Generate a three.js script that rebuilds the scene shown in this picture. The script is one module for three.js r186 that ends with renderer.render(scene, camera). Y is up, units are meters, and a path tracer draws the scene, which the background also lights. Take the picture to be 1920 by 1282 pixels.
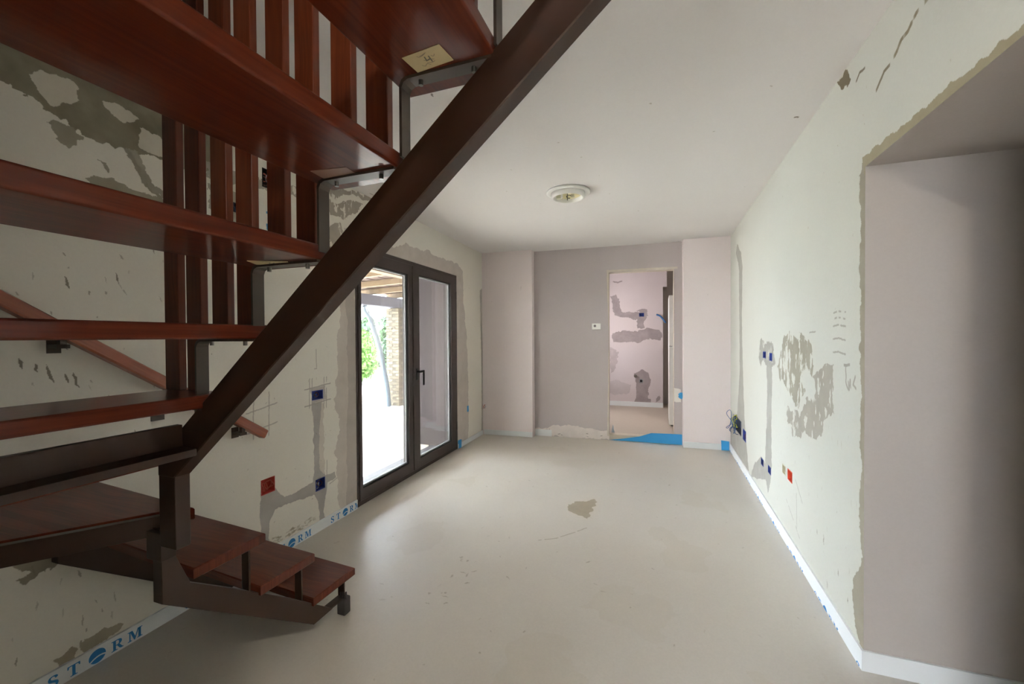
import * as THREE from 'three';
import { RoundedBoxGeometry } from 'three/addons/geometries/RoundedBoxGeometry.js';
import { mergeGeometries } from 'three/addons/utils/BufferGeometryUtils.js';
import { RectAreaLightUniformsLib } from 'three/addons/lights/RectAreaLightUniformsLib.js';

// ---------------------------------------------------------------- camera, sky, sun, area lights, exposure
const scene = new THREE.Scene();
const camera = new THREE.PerspectiveCamera(79.188, 1920 / 1282, 0.02, 400);
{
  const pitch = Math.atan(9 / 775), yaw = Math.atan(280 / 775 * Math.cos(pitch)), roll = 0.006;
  const F = new THREE.Vector3(-Math.sin(yaw) * Math.cos(pitch), -Math.sin(pitch), -Math.cos(yaw) * Math.cos(pitch));
  const R0 = new THREE.Vector3(Math.cos(yaw), 0, -Math.sin(yaw)), U0 = new THREE.Vector3().crossVectors(R0, F);
  const R = R0.clone().multiplyScalar(Math.cos(roll)).addScaledVector(U0, -Math.sin(roll));
  const U = R0.clone().multiplyScalar(Math.sin(roll)).addScaledVector(U0, Math.cos(roll));
  camera.position.set(0, 1.42, 0);
  camera.quaternion.setFromRotationMatrix(new THREE.Matrix4().makeBasis(R, U, F.clone().negate()));
}
scene.background = new THREE.Color().setRGB(0.85, 0.95, 1.05);
scene.backgroundIntensity = 9;
const sun = new THREE.DirectionalLight(new THREE.Color().setRGB(1, 0.97, 0.92), 6);
sun.position.set(-26, 17, -26); sun.target.position.set(-6, 0, -8);
scene.add(sun, sun.target);
sun.castShadow = true;
Object.assign(sun.shadow.camera, { left: -25, right: 25, top: 25, bottom: -25, near: 1, far: 80 });
sun.shadow.mapSize.set(2048, 2048);
RectAreaLightUniformsLib.init();
function daylight(w, h, pos, look, intensity, rgb = [1, 0.98, 0.93]) {
  const l = new THREE.RectAreaLight(new THREE.Color().setRGB(...rgb), intensity, w, h);
  l.position.set(...pos); l.lookAt(...look); scene.add(l); return l;
}
daylight(1.35, 1.35, [-0.95, 1.55, 2.93], [-0.95, 1.55, 0], 0.5, [1, 0.99, 0.98]);            // window in the wall behind the camera
daylight(0.9, 1.1, [-1.42, 1.6, -7.1], [0, 1.6, -7.1], 1.6, [1, 0.98, 0.97]);                 // window of the back room
const renderer = new THREE.WebGLRenderer({ antialias: true });
renderer.toneMapping = THREE.LinearToneMapping;
renderer.toneMappingExposure = 4.6;
renderer.shadowMap.enabled = true;

// ---------------------------------------------------------------- helpers
let seed = 7;
const rnd = () => { seed = (seed * 1664525 + 1013904223) >>> 0; return seed / 4294967296; };
const rr = (a, b) => a + (b - a) * rnd();
const HT = new Float32Array(65536); { let s = 99; for (let i = 0; i < 65536; i++) { s = (s * 1664525 + 1013904223) >>> 0; HT[i] = s / 4294967296; } }
function vn(x, y) {
  const xi = Math.floor(x), yi = Math.floor(y), fx = x - xi, fy = y - yi, u = fx * fx * (3 - 2 * fx), v = fy * fy * (3 - 2 * fy);
  const h = (a, b) => HT[((a & 255) + ((b & 255) << 8)) & 65535];
  const a = h(xi, yi), b = h(xi + 1, yi), c = h(xi, yi + 1), d = h(xi + 1, yi + 1);
  return a + (b - a) * u + (c - a) * v + (a - b - c + d) * u * v;
}
const fbm = (x, y) => vn(x, y) * 0.5 + vn(x * 2.1 + 17, y * 2.1 + 5) * 0.28 + vn(x * 4.3 + 3, y * 4.3 + 31) * 0.15 + vn(x * 8.7, y * 8.7) * 0.07;
const used = new Map();
function numbered(name) { const n = used.get(name) ?? 0; used.set(name, n + 1); return n ? name + '_' + String(n).padStart(3, '0') : name; }
function shade(o) { o.castShadow = true; o.receiveShadow = true; return o; }
function part(name, geo, mat, parent, label) { const m = shade(new THREE.Mesh(geo, mat)); m.name = name; parent.add(m); if (label) m.userData.label = label; return m; }
function thing(name, label, category, pos = [0, 0, 0], group) {
  const g = new THREE.Group(); g.name = numbered(name); g.position.set(...pos); g.userData = { label, category }; if (group) g.userData.group = group; scene.add(g); return g;
}
function solo(name, geo, mat, label, category, group) { const m = shade(new THREE.Mesh(geo, mat)); m.name = numbered(name); m.userData = { label, category }; if (group) m.userData.group = group; scene.add(m); return m; }
function struct(name, geo, mat, label, parent = scene) { const m = shade(new THREE.Mesh(geo, mat)); m.name = name; if (parent === scene) { m.userData = { kind: 'structure', label, category: name.split('_')[0] }; } parent.add(m); return m; }
function box(x0, x1, y0, y1, z0, z1, r = 0) {
  const w = x1 - x0, h = y1 - y0, d = z1 - z0, g = r ? new RoundedBoxGeometry(w, h, d, 2, Math.min(r, w / 2.1, h / 2.1, d / 2.1)) : new THREE.BoxGeometry(w, h, d);
  g.translate((x0 + x1) / 2, (y0 + y1) / 2, (z0 + z1) / 2); return g;
}
function shapeOf(pts) { const s = new THREE.Shape(); pts.forEach(([a, b], i) => i ? s.lineTo(a, b) : s.moveTo(a, b)); s.closePath(); return s; }
function extr(pts, depth, bev = 0, holes = []) {
  const s = shapeOf(pts); for (const h of holes) { const p = new THREE.Path(); h.forEach(([a, b], i) => i ? p.lineTo(a, b) : p.moveTo(a, b)); p.closePath(); s.holes.push(p); }
  return new THREE.ExtrudeGeometry(s, { depth: depth - 2 * bev, bevelEnabled: bev > 0, bevelThickness: bev, bevelSize: bev, bevelOffset: -bev, bevelSegments: 1, steps: 1, curveSegments: 10 }).translate(0, 0, bev);
}
const prismXZ = (pts, y0, y1, bev = 0) => extr(pts.map(([x, z]) => [x, -z]), y1 - y0, bev).rotateX(-Math.PI / 2).translate(0, y0, 0);
const prismXY = (pts, z0, z1, bev = 0) => extr(pts, z1 - z0, bev).translate(0, 0, z0);
const BX = new THREE.Matrix4().makeBasis(new THREE.Vector3(0, 0, -1), new THREE.Vector3(0, 1, 0), new THREE.Vector3(1, 0, 0));
const prismZY = (pts, x0, x1, bev = 0) => extr(pts.map(([z, y]) => [-z, y]), x1 - x0, bev).applyMatrix4(BX).translate(x0, 0, 0);
// uv in metres with u along the long axis of a piece
function grainUV(g, axis, ou = 0, ov = 0) {
  if (g.index) g = g.toNonIndexed();
  const p = g.attributes.position, n = g.attributes.normal, uv = new Float32Array(p.count * 2), get = [(i) => p.getX(i), (i) => p.getY(i), (i) => p.getZ(i)], oth = [0, 1, 2].filter((a) => a !== axis);
  for (let i = 0; i < p.count; i++) {
    const nn = [Math.abs(n.getX(i)), Math.abs(n.getY(i)), Math.abs(n.getZ(i))];
    let b = nn[oth[0]] > nn[oth[1]] ? oth[1] : oth[0];
    if (nn[axis] > 0.8) { uv[2 * i] = get[oth[0]](i) * 0.15 + ou; uv[2 * i + 1] = get[oth[1]](i) + ov; } else { uv[2 * i] = get[axis](i) + ou; uv[2 * i + 1] = get[b](i) + ov; }
  }
  g.setAttribute('uv', new THREE.BufferAttribute(uv, 2)); return g;
}
function tube(pts, r, seg = 24, rad = 6) { return new THREE.TubeGeometry(new THREE.CatmullRomCurve3(pts.map((p) => new THREE.Vector3(...p))), seg, r, rad, false); }
const cyl = (r0, r1, h, n = 20) => new THREE.CylinderGeometry(r0, r1, h, n);

// a painted surface: plaster patches, strokes and stains in metres on one plane
class Paint {
  constructor(s0, t0, w, h, pw, ph) { Object.assign(this, { s0, t0, w, h, pw, ph, c: new Float32Array(pw * ph * 3), b: new Float32Array(pw * ph) }); }
  fill(col, amp = 6, f = 1.3) {
    for (let j = 0; j < this.ph; j++) for (let i = 0; i < this.pw; i++) {
      const s = this.s0 + (i + 0.5) / this.pw * this.w, t = this.t0 + (j + 0.5) / this.ph * this.h, k = (fbm(s * f + 3, t * f + 9) - 0.5) * amp * 2 + (vn(s * 160, t * 160) - 0.5) * amp * 0.5, hue = (vn(s * f * 0.8 + 50, t * f * 0.8) - 0.5) * amp * 0.5, o = (j * this.pw + i) * 3;
      this.c[o] = col[0] + k + hue; this.c[o + 1] = col[1] + k; this.c[o + 2] = col[2] + k - hue; this.b[j * this.pw + i] = 0.5 + (fbm(s * 9, t * 9) - 0.5) * 0.25 + (vn(s * 120, t * 120) - 0.5) * 0.06;
    } return this;
  }
  poly(pts, col, { warp = 0.02, f = 22, a = 1, bump = -0.12, mottle = 0, stretch = 1, amp = 8 } = {}) {
    let x0 = 1e9, x1 = -1e9, y0 = 1e9, y1 = -1e9; for (const [x, y] of pts) { x0 = Math.min(x0, x); x1 = Math.max(x1, x); y0 = Math.min(y0, y); y1 = Math.max(y1, y); }
    const I0 = Math.max(0, Math.floor((x0 - warp - this.s0) / this.w * this.pw)), I1 = Math.min(this.pw - 1, Math.ceil((x1 + warp - this.s0) / this.w * this.pw)), J0 = Math.max(0, Math.floor((y0 - warp - this.t0) / this.h * this.ph)), J1 = Math.min(this.ph - 1, Math.ceil((y1 + warp - this.t0) / this.h * this.ph));
    for (let j = J0; j <= J1; j++) for (let i = I0; i <= I1; i++) {
      const s = this.s0 + (i + 0.5) / this.pw * this.w, t = this.t0 + (j + 0.5) / this.ph * this.h;
      const x = s + (fbm(s * f, t * f * stretch) - 0.5) * 2 * warp, y = t + (fbm(s * f + 40, t * f * stretch + 7) - 0.5) * 2 * warp;
      let inside = false; for (let k = 0, l = pts.length - 1; k < pts.length; l = k++) { const [ax, ay] = pts[k], [bx, by] = pts[l]; if ((ay > y) !== (by > y) && x < (bx - ax) * (y - ay) / (by - ay) + ax) inside = !inside; }
      if (!inside) continue; if (mottle && fbm(s * 34, t * 14) < mottle) continue;
      const k = (fbm(s * 11, t * 11) - 0.5) * 2 * amp, q = j * this.pw + i, o = q * 3;
      for (let m = 0; m < 3; m++) this.c[o + m] += (col[m] + k - this.c[o + m]) * a; this.b[q] += bump;
    } return this;
  }
  line(pts, wd, col, a = 0.7, broken = 0) {
    for (let k = 1; k < pts.length; k++) {
      const [ax, ay] = pts[k - 1], [bx, by] = pts[k], L = Math.hypot(bx - ax, by - ay), n = Math.max(2, Math.ceil(L / (this.w / this.pw) * 1.3));
      for (let m = 0; m <= n; m++) {
        const x = ax + (bx - ax) * m / n + (vn(m * 0.11, ax * 50) - 0.5) * wd * 0.6, y = ay + (by - ay) * m / n + (vn(ay * 50, m * 0.11) - 0.5) * wd * 0.6; if (broken && vn(x * 40 + 3, y * 40) < broken) continue;
        const rI = wd / 2 / this.w * this.pw, rJ = wd / 2 / this.h * this.ph, ci = (x - this.s0) / this.w * this.pw, cj = (y - this.t0) / this.h * this.ph;
        for (let j = Math.floor(cj - rJ); j <= cj + rJ; j++) for (let i = Math.floor(ci - rI); i <= ci + rI; i++) { if (i < 0 || j < 0 || i >= this.pw || j >= this.ph) continue; const o = (j * this.pw + i) * 3; for (let q = 0; q < 3; q++) this.c[o + q] += (col[q] - this.c[o + q]) * a * 0.5; }
      }
    } return this;
  }
  smudge(x, y, len, wd, ang, col, a = 0.5) { const dx = Math.cos(ang) * len / 2, dy = Math.sin(ang) * len / 2, nx = -Math.sin(ang) * wd / 2, ny = Math.cos(ang) * wd / 2; return this.poly([[x - dx, y - dy], [x - dx * 0.3 + nx, y - dy * 0.3 + ny], [x + dx, y + dy], [x + dx * 0.3 - nx, y + dy * 0.3 - ny]], col, { warp: wd * 0.5, f: 60, a, bump: 0 }); }
  tex(data) { const t = new THREE.DataTexture(data, this.pw, this.ph, THREE.RGBAFormat); t.magFilter = THREE.LinearFilter; t.minFilter = THREE.LinearMipmapLinearFilter; t.generateMipmaps = true; t.wrapS = t.wrapT = THREE.RepeatWrapping; t.repeat.set(1 / this.w, 1 / this.h); t.offset.set(-this.s0 / this.w, -this.t0 / this.h); t.needsUpdate = true; return t; }
  maps() {
    const n = this.pw * this.ph, d = new Uint8Array(n * 4), e = new Uint8Array(n * 4);
    for (let i = 0; i < n; i++) { for (let m = 0; m < 3; m++) d[i * 4 + m] = Math.max(0, Math.min(255, this.c[i * 3 + m])); d[i * 4 + 3] = 255; e[i * 4] = e[i * 4 + 1] = e[i * 4 + 2] = Math.max(0, Math.min(255, this.b[i] * 255)); e[i * 4 + 3] = 255; }
    const map = this.tex(d); map.colorSpace = THREE.SRGBColorSpace; return { map, bumpMap: this.tex(e) };
  }
  mat(rough = 0.9, bumpScale = 0.004, extra = {}) { return new THREE.MeshStandardMaterial({ ...this.maps(), roughness: rough, bumpScale, ...extra }); }
}
function woodTex(a, b, c) {
  const W = 512, H = 512, d = new Uint8Array(W * H * 4);
  for (let j = 0; j < H; j++) for (let i = 0; i < W; i++) {
    const u = i / W, v = j / H, per = (x, y, px, py) => vn(((x % px) + px) % px, ((y % py) + py) % py);
    const w = vn(u * 6, v * 5) * 0.6, g = vn(u * 7 + 3, v * 90 + w * 9), g2 = vn(u * 16, v * 230 + w * 6), g3 = vn(u * 3, v * 18 + w * 4);
    const k = g * 0.4 + g2 * 0.25 + g3 * 0.35, o = (j * W + i) * 4;
    for (let m = 0; m < 3; m++) d[o + m] = k < 0.5 ? a[m] + (b[m] - a[m]) * k * 2 : b[m] + (c[m] - b[m]) * (k - 0.5) * 2; d[o + 3] = 255;
  }
  const t = new THREE.DataTexture(d, W, H, THREE.RGBAFormat); t.magFilter = THREE.LinearFilter; t.minFilter = THREE.LinearMipmapLinearFilter; t.generateMipmaps = true; t.wrapS = t.wrapT = THREE.MirroredRepeatWrapping; t.repeat.set(0.8, 1.6); t.colorSpace = THREE.SRGBColorSpace; t.needsUpdate = true; return t;
}
const std = (r, g, b, rough = 0.8, extra = {}) => new THREE.MeshStandardMaterial({ color: new THREE.Color(`rgb(${r},${g},${b})`), roughness: rough, ...extra });
const plain = (col, w, h, amp, rough = 0.9, f = 1.2) => new Paint(0, 0, w, h, 512, 512).fill(col, amp, f).mat(rough, 0.003);

const CREAM = [226, 221, 209], WHITE = [232, 224, 220], GREYP = [176, 168, 158], MAUVE = [182, 173, 165];
const M = {
  mauve: plain(MAUVE, 2.2, 2.2, 5), white: plain(WHITE, 2.5, 2.5, 4), ceiling: plain([226, 219, 212], 3, 3, 4),
  tread: new THREE.MeshPhysicalMaterial({ map: woodTex([72, 25, 13], [96, 39, 20], [116, 53, 30]), roughness: 0.5, specularIntensity: 0.3, clearcoat: 0.5, clearcoatRoughness: 0.1 }),
  slat: new THREE.MeshPhysicalMaterial({ map: woodTex([74, 30, 15], [98, 44, 22], [118, 58, 32]), roughness: 0.45, specularIntensity: 0.5, clearcoat: 0.2, clearcoatRoughness: 0.25 }),
  rail: new THREE.MeshPhysicalMaterial({ map: woodTex([120, 56, 28], [150, 78, 44], [172, 98, 58]), roughness: 0.4, clearcoat: 0.4, clearcoatRoughness: 0.2 }),
  steel: std(58, 36, 24, 0.42, { metalness: 0.1 }), steelGrey: std(78, 66, 56, 0.4, { metalness: 0.2 }), bolt: std(120, 116, 110, 0.3, { metalness: 0.8 }),
  paper: std(206, 184, 140, 0.8), frame: std(62, 50, 46, 0.38, { metalness: 0.1 }), gasket: std(24, 24, 24, 0.7), alu: std(188, 192, 190, 0.35, { metalness: 0.6 }), spacer: std(104, 106, 106, 0.6), black: std(22, 21, 22, 0.45),
  glass: new THREE.MeshPhysicalMaterial({ color: 0xffffff, transmission: 1, roughness: 0.01, thickness: 0, ior: 1.7 }),
  blueTape: std(58, 158, 220, 0.55), blueBox: std(44, 66, 150, 0.6), redBox: std(178, 52, 40, 0.7), orangeBox: std(226, 84, 52, 0.7), creamBox: std(196, 188, 160, 0.7), dark: std(34, 26, 28, 0.9), plastic: std(240, 238, 232, 0.4),
  wireBlue: std(60, 96, 150, 0.5), wireYellow: std(206, 204, 70, 0.5), wireBrown: std(96, 60, 46, 0.5), wireGrey: std(150, 152, 156, 0.5), wireRed: std(190, 92, 70, 0.5),
  concrete: plain([206, 202, 194], 1, 1, 8, 0.9, 5), gravel: plain([196, 191, 182], 1.6, 1.6, 26, 0.95, 16), brick: [std(100, 92, 75, 0.9), std(90, 82, 66, 0.9), std(108, 100, 83, 0.9)], mortar: std(78, 72, 61, 0.95),
  porchWood: new THREE.MeshStandardMaterial({ map: woodTex([58, 40, 30], [70, 49, 37], [82, 58, 44]), roughness: 0.7 }), rafter: new THREE.MeshStandardMaterial({ map: woodTex([104, 86, 60], [116, 96, 70], [126, 106, 78]), roughness: 0.7 }), beam: std(88, 88, 98, 0.7), pipe: std(70, 84, 96, 0.5),
  leafA: std(64, 104, 26, 0.8), leafB: std(54, 78, 46, 0.85), leafC: std(62, 84, 62, 0.85), bark: std(92, 74, 58, 0.9),
};

{
  const cv = document.createElement('canvas'); cv.width = 200; cv.height = 112; const x = cv.getContext('2d'); x.fillStyle = '#cdb88c'; x.fillRect(0, 0, 200, 112); x.strokeStyle = '#8a7a66'; x.lineWidth = 3;
  for (let k = 0; k < 9; k++) { x.beginPath(); const a = 20 + rnd() * 130, b = 15 + rnd() * 70; x.moveTo(a, b); x.quadraticCurveTo(a + 20 * rnd(), b - 20 + 40 * rnd(), a + 15 + 30 * rnd(), b - 8 + 16 * rnd()); x.stroke(); }
  x.lineWidth = 6; x.strokeStyle = '#6e6458'; x.beginPath(); x.moveTo(96, 36); x.lineTo(90, 62); x.lineTo(116, 58); x.moveTo(116, 38); x.lineTo(110, 78); x.stroke();
  const t = new THREE.CanvasTexture(cv); t.colorSpace = THREE.SRGBColorSpace; M.sticker = new THREE.MeshStandardMaterial({ map: t, roughness: 0.8 });
}
// ---------------------------------------------------------------- the setting
const ZL = 3, XL = (z) => -2.335 + 0.0298 * (z + 0.95);                        // left wall line, slightly out of square
const LW = new THREE.Matrix4(); { const X = new THREE.Vector3(-0.0298, 0, -1).normalize(), Y = new THREE.Vector3(0, 1, 0), Z = new THREE.Vector3().crossVectors(X, Y); LW.makeBasis(X, Y, Z).setPosition(XL(ZL), 0, ZL); }
const RW = new THREE.Matrix4().makeBasis(new THREE.Vector3(0, 0, 1), new THREE.Vector3(0, 1, 0), new THREE.Vector3(-1, 0, 0)).setPosition(0.805, 0, -5.75);
const BWm = new THREE.Matrix4().makeRotationY(0.049).setPosition(-2.47, 0, -5.56);
const rect = (a, b, c, d) => [[a, b], [a, d], [c, d], [c, b]];
// floor
{
  const p = new Paint(-2.6, -6.2, 4.2, 7.2, 1200, 2048).fill([204, 197, 186], 9, 0.9);
  p.poly([[-0.744, -3.387], [-0.699, -3.545], [-0.6, -3.56], [-0.563, -3.63], [-0.518, -3.559], [-0.518, -3.408], [-0.551, -3.217], [-0.622, -3.264], [-0.714, -3.307]], [166, 154, 132], { warp: 0.04, f: 9, bump: 0 });
  for (let i = 0; i < 150; i++) p.smudge(rr(-2.3, 0.8), rr(-5.5, -1.2), rr(0.01, 0.05), rr(0.004, 0.014), rr(0, 3.1), [140, 128, 110], rr(0.15, 0.5));
  for (let i = 0; i < 14; i++) p.smudge(-1.15 + rr(-0.12, 0.12), -2.15 + rr(-0.25, 0.25), rr(0.015, 0.05), rr(0.008, 0.02), rr(0, 3.1), [150, 138, 120], 0.5);
  for (let i = 0; i < 9; i++) p.poly([0, 1, 2, 3, 4, 5, 6].map((k) => [Math.cos(k / 7 * 6.283), Math.sin(k / 7 * 6.283)]).map(([a, b]) => [a * rr(0.1, 0.3) + [-1.6, -0.2, 0.3, -0.9, -1.9, 0.1, -0.5, -1.3, 0.5][i], b * rr(0.1, 0.35) + [-2.5, -2.2, -3.9, -4.6, -3.7, -2.9, -1.6, -5.1, -1.9][i]]), [186, 176, 156], { warp: 0.2, f: 4, a: 0.16, bump: 0 });
  p.line([[-0.83, -2.75], [-0.7, -2.83], [-0.58, -2.98], [-0.5, -3.1]], 0.006, [160, 146, 126], 0.5, 0.35);
  const g = box(-3.2, 1.4, -0.15, 0, -5.9, 3.4), uv = g.attributes.uv, ps = g.attributes.position; for (let i = 0; i < ps.count; i++) uv.setXY(i, ps.getX(i), ps.getZ(i));
  struct('floor', g, p.mat(0.38, 0.0015), 'bare beige screed floor with scuffs and a damp patch');
}
// ceiling with the stairwell opening
{
  const g = extr([[-2.9, -3.4], [1.35, -3.4], [1.35, 5.95], [-2.9, 5.95]], 0.26, 0, [[[-2.25, -0.02], [0.78, -0.02], [0.78, 0.955], [-2.25, 0.955]]]).rotateX(-Math.PI / 2).translate(0, 2.65, 0);
  const p = new Paint(-2.9, -3.4, 4.25, 9.4, 700, 1400).fill([228, 223, 219], 4, 0.8);
  for (let i = 0; i < 26; i++) p.smudge(rr(-2.2, 0.7), rr(1.4, 5.2), rr(0.01, 0.03), rr(0.004, 0.009), rr(0, 3), [140, 126, 108], 0.5);
  p.smudge(0.72, 2.752, 0.045, 0.02, 0.4, [110, 96, 78], 0.8); p.smudge(-1.09, 1.85, 0.03, 0.01, 1.9, [90, 80, 74], 0.8);
  for (let k = 0; k < 7; k++) p.line([[-2.33 + 0.02 * k, 2.9 + 0.07 * k], [-2.31 + 0.02 * k, 3.25 + 0.05 * k]], 0.006, [150, 140, 128], 0.6, 0.5);
  struct('ceiling', g, p.mat(0.92, 0.002), 'smooth off-white plaster ceiling');
  const up = [[-2.6, 0.9, 2.91, 5.3, -1.2, -0.955, 'wall_upper_far'], [-2.6, 0.9, 2.91, 5.3, 0.02, 0.25, 'wall_upper_near'], [-2.6, -2.25, 2.91, 5.3, -0.955, 0.02, 'wall_upper_left'], [0.78, 1.1, 2.91, 5.3, -0.955, 0.02, 'wall_upper_right'], [-2.6, 1.1, 5.3, 5.45, -1.2, 0.25, 'ceiling_upper']];
  for (const [a, b, c, d, e, f, n] of up) struct(n, box(a, b, c, d, e, f), M.white, 'off-white plaster of the stairwell above');
}
// left wall
const PL = {
  doorside: [[5.830, 0.032], [5.600, 0.035], [5.563, 0.310], [5.549, 0.523], [5.581, 0.725], [5.544, 0.961], [5.588, 1.185], [5.562, 1.395], [5.624, 1.563], [5.602, 1.730], [5.629, 1.902], [5.64, 2.12], [5.68, 2.3], [5.9, 2.33], [6.1, 2.25], [6.1, 2.1], [5.85, 2.1], [5.85, 0.03]],
  doortop: [[5.962, 2.196], [6.037, 2.277], [6.152, 2.264], [6.362, 2.292], [6.519, 2.367], [6.645, 2.361], [6.801, 2.354], [7.027, 2.387], [7.148, 2.350], [7.480, 2.366], [7.747, 2.358], [7.907, 2.294], [7.917, 1.930], [8.02, 1.365], [8.06, 0.777], [8.05, 0.190], [8.001, 0], [7.691, 0], [7.69, 2.0], [7.668, 2.18]],
  chase: [[5.313, 0.955], [5.405, 0.940], [5.387, 0.765], [5.375, 0.649], [5.382, 0.450], [5.451, 0.376], [5.444, 0.269], [5.409, 0.121], [5.446, 0.038], [5.376, 0.047], [5.368, 0.217], [5.328, 0.283], [5.183, 0.299], [5.072, 0.308], [4.989, 0.302], [4.960, 0.262], [4.947, 0.155], [4.958, 0.091], [4.896, 0.100], [4.890, 0.248], [4.885, 0.385], [4.893, 0.459], [4.999, 0.452], [5.015, 0.405], [5.073, 0.362], [5.184, 0.365], [5.320, 0.379], [5.332, 0.543], [5.326, 0.778]],
  box1: [[5.305, 1.064], [5.445, 1.059], [5.454, 0.961], [5.308, 0.948]], box2: [[5.413, 0.388], [5.535, 0.386], [5.546, 0.337], [5.461, 0.324], [5.444, 0.269]],
  band: [[3.820, 2.66], [4.7, 2.66], [4.680, 2.353], [4.426, 2.309], [4.329, 2.324], [4.261, 2.309], [4.178, 2.286], [4.110, 2.292], [4.047, 2.319], [3.980, 2.320], [3.956, 2.343], [3.925, 2.359], [3.881, 2.374], [3.852, 2.379], [3.6, 2.40], [3.6, 2.6]],
  blob: [[3.948, 2.304], [3.980, 2.320], [4.030, 2.317], [4.064, 2.293], [4.043, 2.274], [4.039, 2.236], [4.003, 2.227], [3.975, 2.243], [3.960, 2.262]],
  low: [[4.065, 2.109], [4.095, 2.139], [4.146, 2.145], [4.216, 2.129], [4.303, 2.125], [4.423, 2.109], [4.423, 2.081], [4.216, 2.084], [4.117, 2.088]],
  crack1: [[4.240, 2.305], [4.266, 2.311], [4.293, 2.211], [4.327, 2.171], [4.378, 2.114], [4.349, 2.105], [4.282, 2.169], [4.265, 2.231]], crack2: [[4.109, 2.214], [4.137, 2.207], [4.146, 2.170], [4.129, 2.180]],
  tri1: [[5.495, 2.552], [5.640, 2.61], [5.971, 2.65], [6.136, 2.64], [5.969, 2.61], [5.797, 2.60], [5.639, 2.55], [5.533, 2.485]], tri2: [[5.494, 2.482], [5.590, 2.480], [5.731, 2.540], [5.897, 2.564], [5.841, 2.476], [5.666, 2.375], [5.520, 2.356]], tri3: [[5.496, 2.269], [5.606, 2.338], [5.695, 2.254], [5.632, 2.113], [5.515, 2.049]],
  btw1: [[4.576, 2.403], [4.745, 2.409], [5.041, 2.433], [5.413, 2.504], [5.412, 2.441], [5.040, 2.374], [4.744, 2.330], [4.574, 2.315]], btw2: [[4.588, 2.276], [4.744, 2.283], [4.845, 2.187], [4.741, 2.095], [4.601, 2.147]],
  lowleft: [[3.828, 0.569], [3.878, 0.562], [3.946, 0.547], [3.945, 0.492], [3.907, 0.484], [3.877, 0.465], [3.855, 0.465], [3.845, 0.487], [3.877, 0.507], [3.832, 0.553]], lowedge: [[3.933, 0.119], [3.999, 0.126], [4.016, 0.110], [4.008, 0.084], [3.941, 0.080]], lowedge2: [[4.025, 0.125], [4.108, 0.127], [4.178, 0.104], [4.167, 0.081], [4.034, 0.083]],
  backcorner: [[8.48, 2.099], [8.60, 2.152], [8.61, 1.995], [8.57, 1.674], [8.58, 0.886], [8.58, 0.034], [8.51, 0.041], [8.525, 0.893], [8.50, 1.671]],
};
const ISL = [[[3.897, 2.462], [3.927, 2.497], [3.974, 2.513], [4.024, 2.516], [4.046, 2.484], [4.049, 2.451], [4.014, 2.410], [3.972, 2.377], [3.946, 2.384], [3.926, 2.406], [3.919, 2.437]], [[4.122, 2.479], [4.170, 2.50], [4.232, 2.49], [4.268, 2.461], [4.210, 2.428], [4.170, 2.434], [4.141, 2.455]], [[4.268, 2.431], [4.354, 2.432], [4.427, 2.370], [4.353, 2.323], [4.273, 2.336]]];
const boxesL = [[5.314, 0.970, 5.422, 1.039], [4.893, 0.432, 4.995, 0.53], [5.340, 0.298, 5.433, 0.384], [4.93, 2.380, 5.03, 2.500], [4.735, 2.165, 4.80, 2.222]];
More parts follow.
